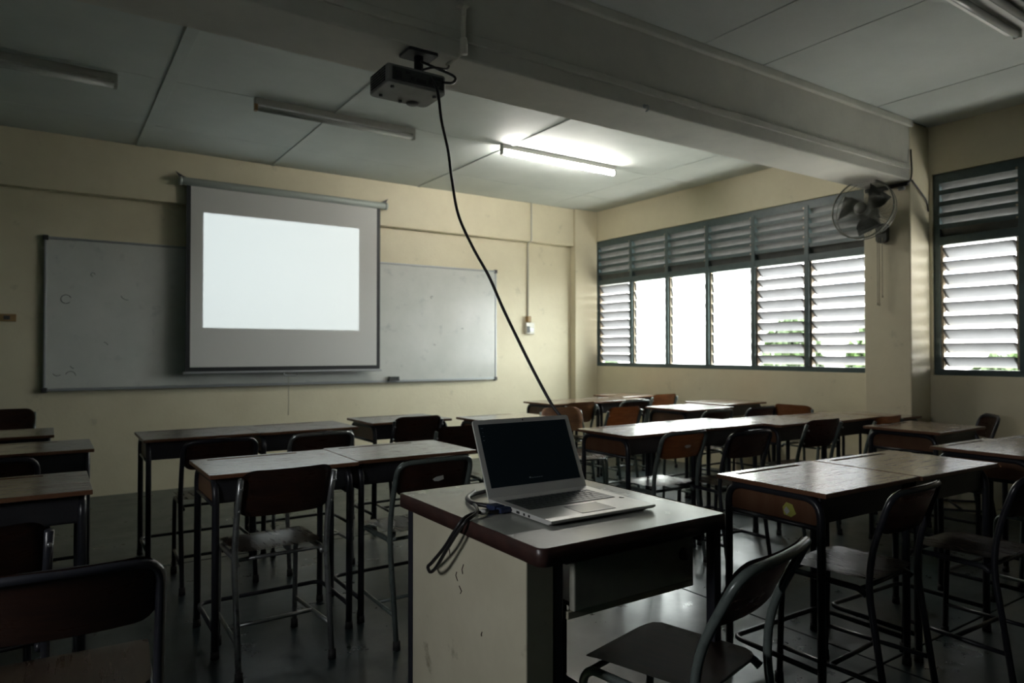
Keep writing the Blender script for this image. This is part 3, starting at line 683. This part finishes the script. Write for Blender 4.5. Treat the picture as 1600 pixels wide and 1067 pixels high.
D[5] = desk(2.09, 4.56, 'single brown student desk near the whiteboard with a plain board chair before it', 1, GL)
D[6] = desk(2.78, 4.19, 'brown student desk just behind the top edge of the laptop', 1, GL)
D[7] = desk(4.08, 5.20, 'student desk under an orange chair back near the far wall corner', 1, GR)
D[8] = desk(4.69, 5.22, 'far student desk joined to the one with the orange chair, nearer the windows', -1, GR)
D[9] = desk(5.28, 5.58, 'farthest small-looking student desk, in the corner under the windows', 0, GR)
D[10] = desk(4.60, 4.10, 'shiny student desk with a brown side panel in the second row from the corner', 2, GR)
D[11] = desk(3.02, 3.10, 'student desk with an orange side panel just right of the laptop screen', 0, GR)
D[12] = desk(3.63, 3.11, 'shiny student desk second from the laptop in the middle row', 0, GR)
D[13] = desk(4.235, 2.99, 'shiny student desk third from the laptop in the middle row', 1.5, GR, (.97, 1, 1))
D[14] = desk(4.812, 2.93, 'very bright shiny student desk in the middle row next to the pillar', 1, GR, (.90, 1, 1))
D[15] = desk(5.24, 2.80, 'brown student desk end tucked against the foot of the pillar', 90, GR, (.80, .61, 1))
D[16] = desk(5.35, 4.32, 'student desk standing by the window wall under the open louvres', 0, GR)
D[17] = desk(4.65, 2.20, 'reddish student desk alone between the pillar and the front right desks', 0, GR)
D[18] = desk(4.00, 1.49, 'student desk at the right border of the photo, pencil groove showing', -1, GR)
D[19] = desk(4.61, 1.44, 'student desk cut by the right border, beyond the one with the groove', 0, GR)
D[20] = desk(2.47, 1.565, 'large-looking glossy desk with a yellow sticker on its side panel', -1, GR)
D[21] = desk(3.085, 1.54, 'glossy dark desk joined right of the stickered desk', -2, GR)
D[22] = desk(-.11, 4.20, 'dark student desk at the left border, middle of the three there', 0, GL)
D[23] = desk(-.17, 3.03, 'dark student desk at the left border, nearest of the three there', 0, GL)
D[24] = desk(-.27, 4.98, 'dark student desk at the left border, farthest of the three there', 0, GL)
# stickers belong to their furniture
b = BM(); prism(b, [(-.10, .625), (-.085, .655), (-.06, .66), (-.045, .64), (-.05, .615), (-.08, .61)], 'x', -.2732, -.272); obj('sticker', b, M_yel, D[20])
b = BM(); prism(b, [(-.075, .63), (-.06, .645), (-.05, .63), (-.062, .615)], 'x', -.2736, -.2732); obj('sticker', b, M_white, D[20])

# ---------------------------------------------------------------- chairs
def board(w_, z0, z1, y0, curve, lean, th=.010, r=.045, nx=9, nz=5, flare=0):
    """curved plywood board in the XZ plane with rounded corners"""
    b = BM(); front = {}; VS = [-1, -.97, -.88, -.72, -.4, 0, .4, .72, .88, .97, 1]; nz = len(VS) - 1
    for i in range(nx + 1):
        for j in range(nz + 1):
            u, v = i / nx * 2 - 1, VS[j]
            # squircle-ish rounding of the corners
            zz = (z0 + z1) / 2 + v * (z1 - z0) / 2; hw = w_
            e = max(0, abs(zz - (z0 + z1) / 2) - ((z1 - z0) / 2 - r))
            rr = r - math.sqrt(max(0, r * r - e * e))
            x = u * (hw - rr)
            y = y0 - curve * (1 - (x / w_) ** 2) - lean * (zz - z0) / (z1 - z0)
            front[i, j] = b.verts.new((x, y, zz))
    for i in range(nx):
        for j in range(nz): b.faces.new((front[i, j], front[i + 1, j], front[i + 1, j + 1], front[i, j + 1]))
    bmesh.ops.solidify(b, geom=b.faces[:], thickness=th)
    return b
def seatmesh(hw, y0, y1, z, th=.011, ny=8, nx=7):
    b = BM(); g = {}; VS = [0, .015, .05, .11, .22, .38, .55, .72, .83, .91, .96, .988, 1]; ny = len(VS) - 1
    for i in range(nx + 1):
        for j in range(ny + 1):
            u, v = i / nx * 2 - 1, VS[j]; y = y0 + (y1 - y0) * v; r = .05
            e = max(0, r - (y - y0), r - (y1 - y)); rr = r - math.sqrt(max(0, r * r - e * e))
            x = u * (hw - .01 * (1 - v) - rr)
            zz = z - .004 * (1 - (u * u)) * math.sin(PI * min(1, v * 1.1)) - (.018 * ((v - .82) / .18) ** 2 if v > .82 else 0) + .006 * (1 - v)
            g[i, j] = b.verts.new((x, y, zz))
    for i in range(nx):
        for j in range(ny): b.faces.new((g[i, j], g[i + 1, j], g[i + 1, j + 1], g[i, j + 1]))
    bmesh.ops.solidify(b, geom=b.faces[:], thickness=th)
    return b
def make_chair(kind, tm, bm_, sm):
    t = thing('student_chair', 'x', 'chair', (0, 0, 0)); r = .0115
    s = .19 if sm is M_seatd else .175; tp = -.045 if sm is M_seatd else -.012
    if kind == 'hoop':     # rear legs and back are one bent tube
        b = BM(); tube(b, fillet([(-s, 0, .0), (-s, .065, .43), (-s, .05, .56), (-s, tp, .745), (-.07, tp - .027, .752), (.07, tp - .027, .752), (s, tp, .745), (s, .05, .56), (s, .065, .43), (s, 0, 0)],
                              [0, .08, .08, .085, .08, .08, .085, .08, .08, 0], 5), r, 8)
        smooth(obj('back_frame', b, tm, t))
        b = board(s - .004, .605, .764, .040, .030, .052 + tp * -.5); smooth(obj('backrest', b, bm_, t))
    else:                  # two bare posts bolted to the board's ends
        for sg in (-1, 1):
            b = BM(); tube(b, fillet([(sg * s, 0, .0), (sg * s, .07, .43), (sg * s, .05, .56), (sg * s, -.015, .735)], .08, 5), r, 8)
            p = smooth(obj('rear_leg', b, tm, t))
            for z in (.615, .70):
                b = BM(); lathe(b, [(.0005, -.006), (.006, -.006), (.006, .0), (.0005, .0)], (sg * s, .030 - (z - .56) * .38, z), 'y', 8); obj('bolt', b, M_chrome, p)
        b = board(s + .004, .585, .765, .052, .034, .062, r=.055); smooth(obj('backrest', b, bm_, t))
    for sg in (-1, 1):
        b = BM(); tube(b, fillet([(sg * (s - .012), .075, .400), (sg * (s - .012), .10, .417), (sg * .158, .38, .417), (sg * .158, .395, .0)], [0, .02, .05, 0], 6), r * .95, 8)
        smooth(obj('front_leg', b, tm, t))
        b = BM(); tube(b, [(sg * s, .028, .13), (sg * .158, .39, .13)], .0085, 7); smooth(obj('side_stretcher', b, tm, t))
        for x, y in ((sg * s, 0), (sg * .158, .395)):
            b = BM(); lathe(b, [(.0005, 0), (.016, 0), (.015, .035), (.0005, .035)], (x, y, 0), 'z', 10); obj('rubber_foot', b, M_rub, t)
    b = BM(); tube(b, [(-.165, .20, .13), (.165, .20, .13)], .0085, 7); smooth(obj('cross_stretcher', b, tm, t))
    for y, q in ((.10, s - .01), (.36, .158)):
        b = BM(); tube(b, [(-q, y, .414), (q, y, .414)], .008, 7); smooth(obj('seat_support', b, tm, t))
    smooth(obj('seat', seatmesh(.155 if sm is M_seatd else .172, .060, .400, .445), sm, t))
    return t
proto = {}
GC1, GC2 = 'school chairs left of the teacher table', 'school chairs by the windows'
def chair(kind, style, x, y, rz, label, group=GC2):
    key = (kind, style)
    if key not in proto:
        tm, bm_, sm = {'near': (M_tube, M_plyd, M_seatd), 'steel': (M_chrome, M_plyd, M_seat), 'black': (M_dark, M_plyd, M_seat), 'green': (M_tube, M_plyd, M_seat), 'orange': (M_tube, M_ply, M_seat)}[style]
        o = proto[key] = make_chair(kind, tm, bm_, sm); o.location = (x, y, 0); o.rotation_euler = (0, 0, math.radians(rz)); o['label'] = label; o['group'] = group; return o
    return dup(proto[key], (x, y, 0), math.radians(rz), label, group)
chair('posts', 'steel', .755, 2.64, 2, 'dark brown board-back chair with two bare metal posts and a shining green seat', GC1)
c4 = chair('hoop', 'green', 1.345, 2.58, 2, 'hoop-framed chair with a white sticker on its back, left of the laptop', GC1)
chair('hoop', 'steel', 1.255, 3.74, 0, 'hoop-framed chair below the screen, arch showing above the green-sheened desk', GC1)
chair('hoop', 'black', .73, 3.74, 0, 'dark hoop chair at the desk by the bare floor, one leg standing clear', GC1)
chair('posts', 'black', 2.07, 4.22, 0, 'brown board-back chair at the single desk near the whiteboard', GC1)
chair('posts', 'green', 2.03, 3.54, -4, 'small piece of brown chair back showing at the left edge of the laptop screen', GC1)
chair('posts', 'green', -.26, 6.38, 180, 'reddish brown chair back against the front wall, at the left border', GC1)
chair('hoop', 'black', -.21, 3.56, 0, 'dark hoop chair at the left border between two dark desks', GC1)
chair('posts', 'black', -.17, 2.16, 5, 'almost black chair at the nearest dark desk on the left border', GC1)
chair('hoop', 'black', .035, 1.70, -3, 'very dark chair in the near left corner with a thin light rim on its side', GC1)
c11 = chair('hoop', 'orange', 2.94, 2.66, 0, 'orange-brown chair with green-grey hoop frame right of the laptop')
chair('hoop', 'black', 3.26, 2.47, -2, 'dark hoop chair behind the orange-brown one, with a split-looking back')
chair('posts', 'green', 4.14, 2.58, -3, 'brown board-back chair before the joint of two bright desks in the middle row')
chair('posts', 'orange', 4.70, 2.46, 0, 'reddish chair back under the bright desk next to the pillar')
chair('posts', 'orange', 3.78, 4.58, 3, 'orange chair back overlapping the far desk near the wall corner')
chair('posts', 'orange', 3.76, 4.02, 0, 'orange-brown rounded chair back standing between the far desks')
chair('posts', 'orange', 3.28, 4.20, 172, 'chair turned backwards, its pale brown seat seen just right of the laptop lid')
chair('posts', 'black', 2.47, 3.34, 4, 'dark chair back just showing beside the right edge of the laptop lid')
chair('hoop', 'green', 4.42, 4.58, 0, 'hoop chair at the far desk pair, only its pale rail showing')
chair('posts', 'orange', 5.21, 4.98, 0, 'brown chair back at the farthest corner desk')
chair('hoop', 'green', 4.21, 3.48, 2, 'grey-green hoop chair behind the shiny second-row desk')
chair('hoop', 'black', 4.72, 3.47, 0, 'dark hoop chair before the desk by the window wall')
chair('posts', 'orange', 5.05, 3.40, -90, 'brown chair turned to face the window wall')
chair('hoop', 'black', 5.36, 2.12, 38, 'dark chair against the wall under the right window, back and hoop apart')
c20 = chair('hoop', 'black', 2.395, 1.17, 3, 'dark chair with a curved rail before the stickered desk, seat shining')
chair('hoop', 'black', 2.99, 1.03, -2, 'dark chair right of the one with the shining seat, brown seat dimly lit')
chair('hoop', 'green', 3.93, 1.08, 0, 'chair at the right border with a small pale patch of seat')
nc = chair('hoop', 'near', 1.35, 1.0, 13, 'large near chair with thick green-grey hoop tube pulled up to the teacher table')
b = BM(); prism(b, [(-.028, .672), (-.01, .680), (.022, .683), (.024, .668), (.0, .662), (-.02, .664)], 'y', -.032, -.0295); obj('sticker', b, M_white, c4)
b = BM(); prism(b, [(-.03, .675), (-.012, .682), (.02, .680), (.014, .668), (-.015, .664)], 'y', -.032, -.0295); obj('sticker', b, M_white, c11)
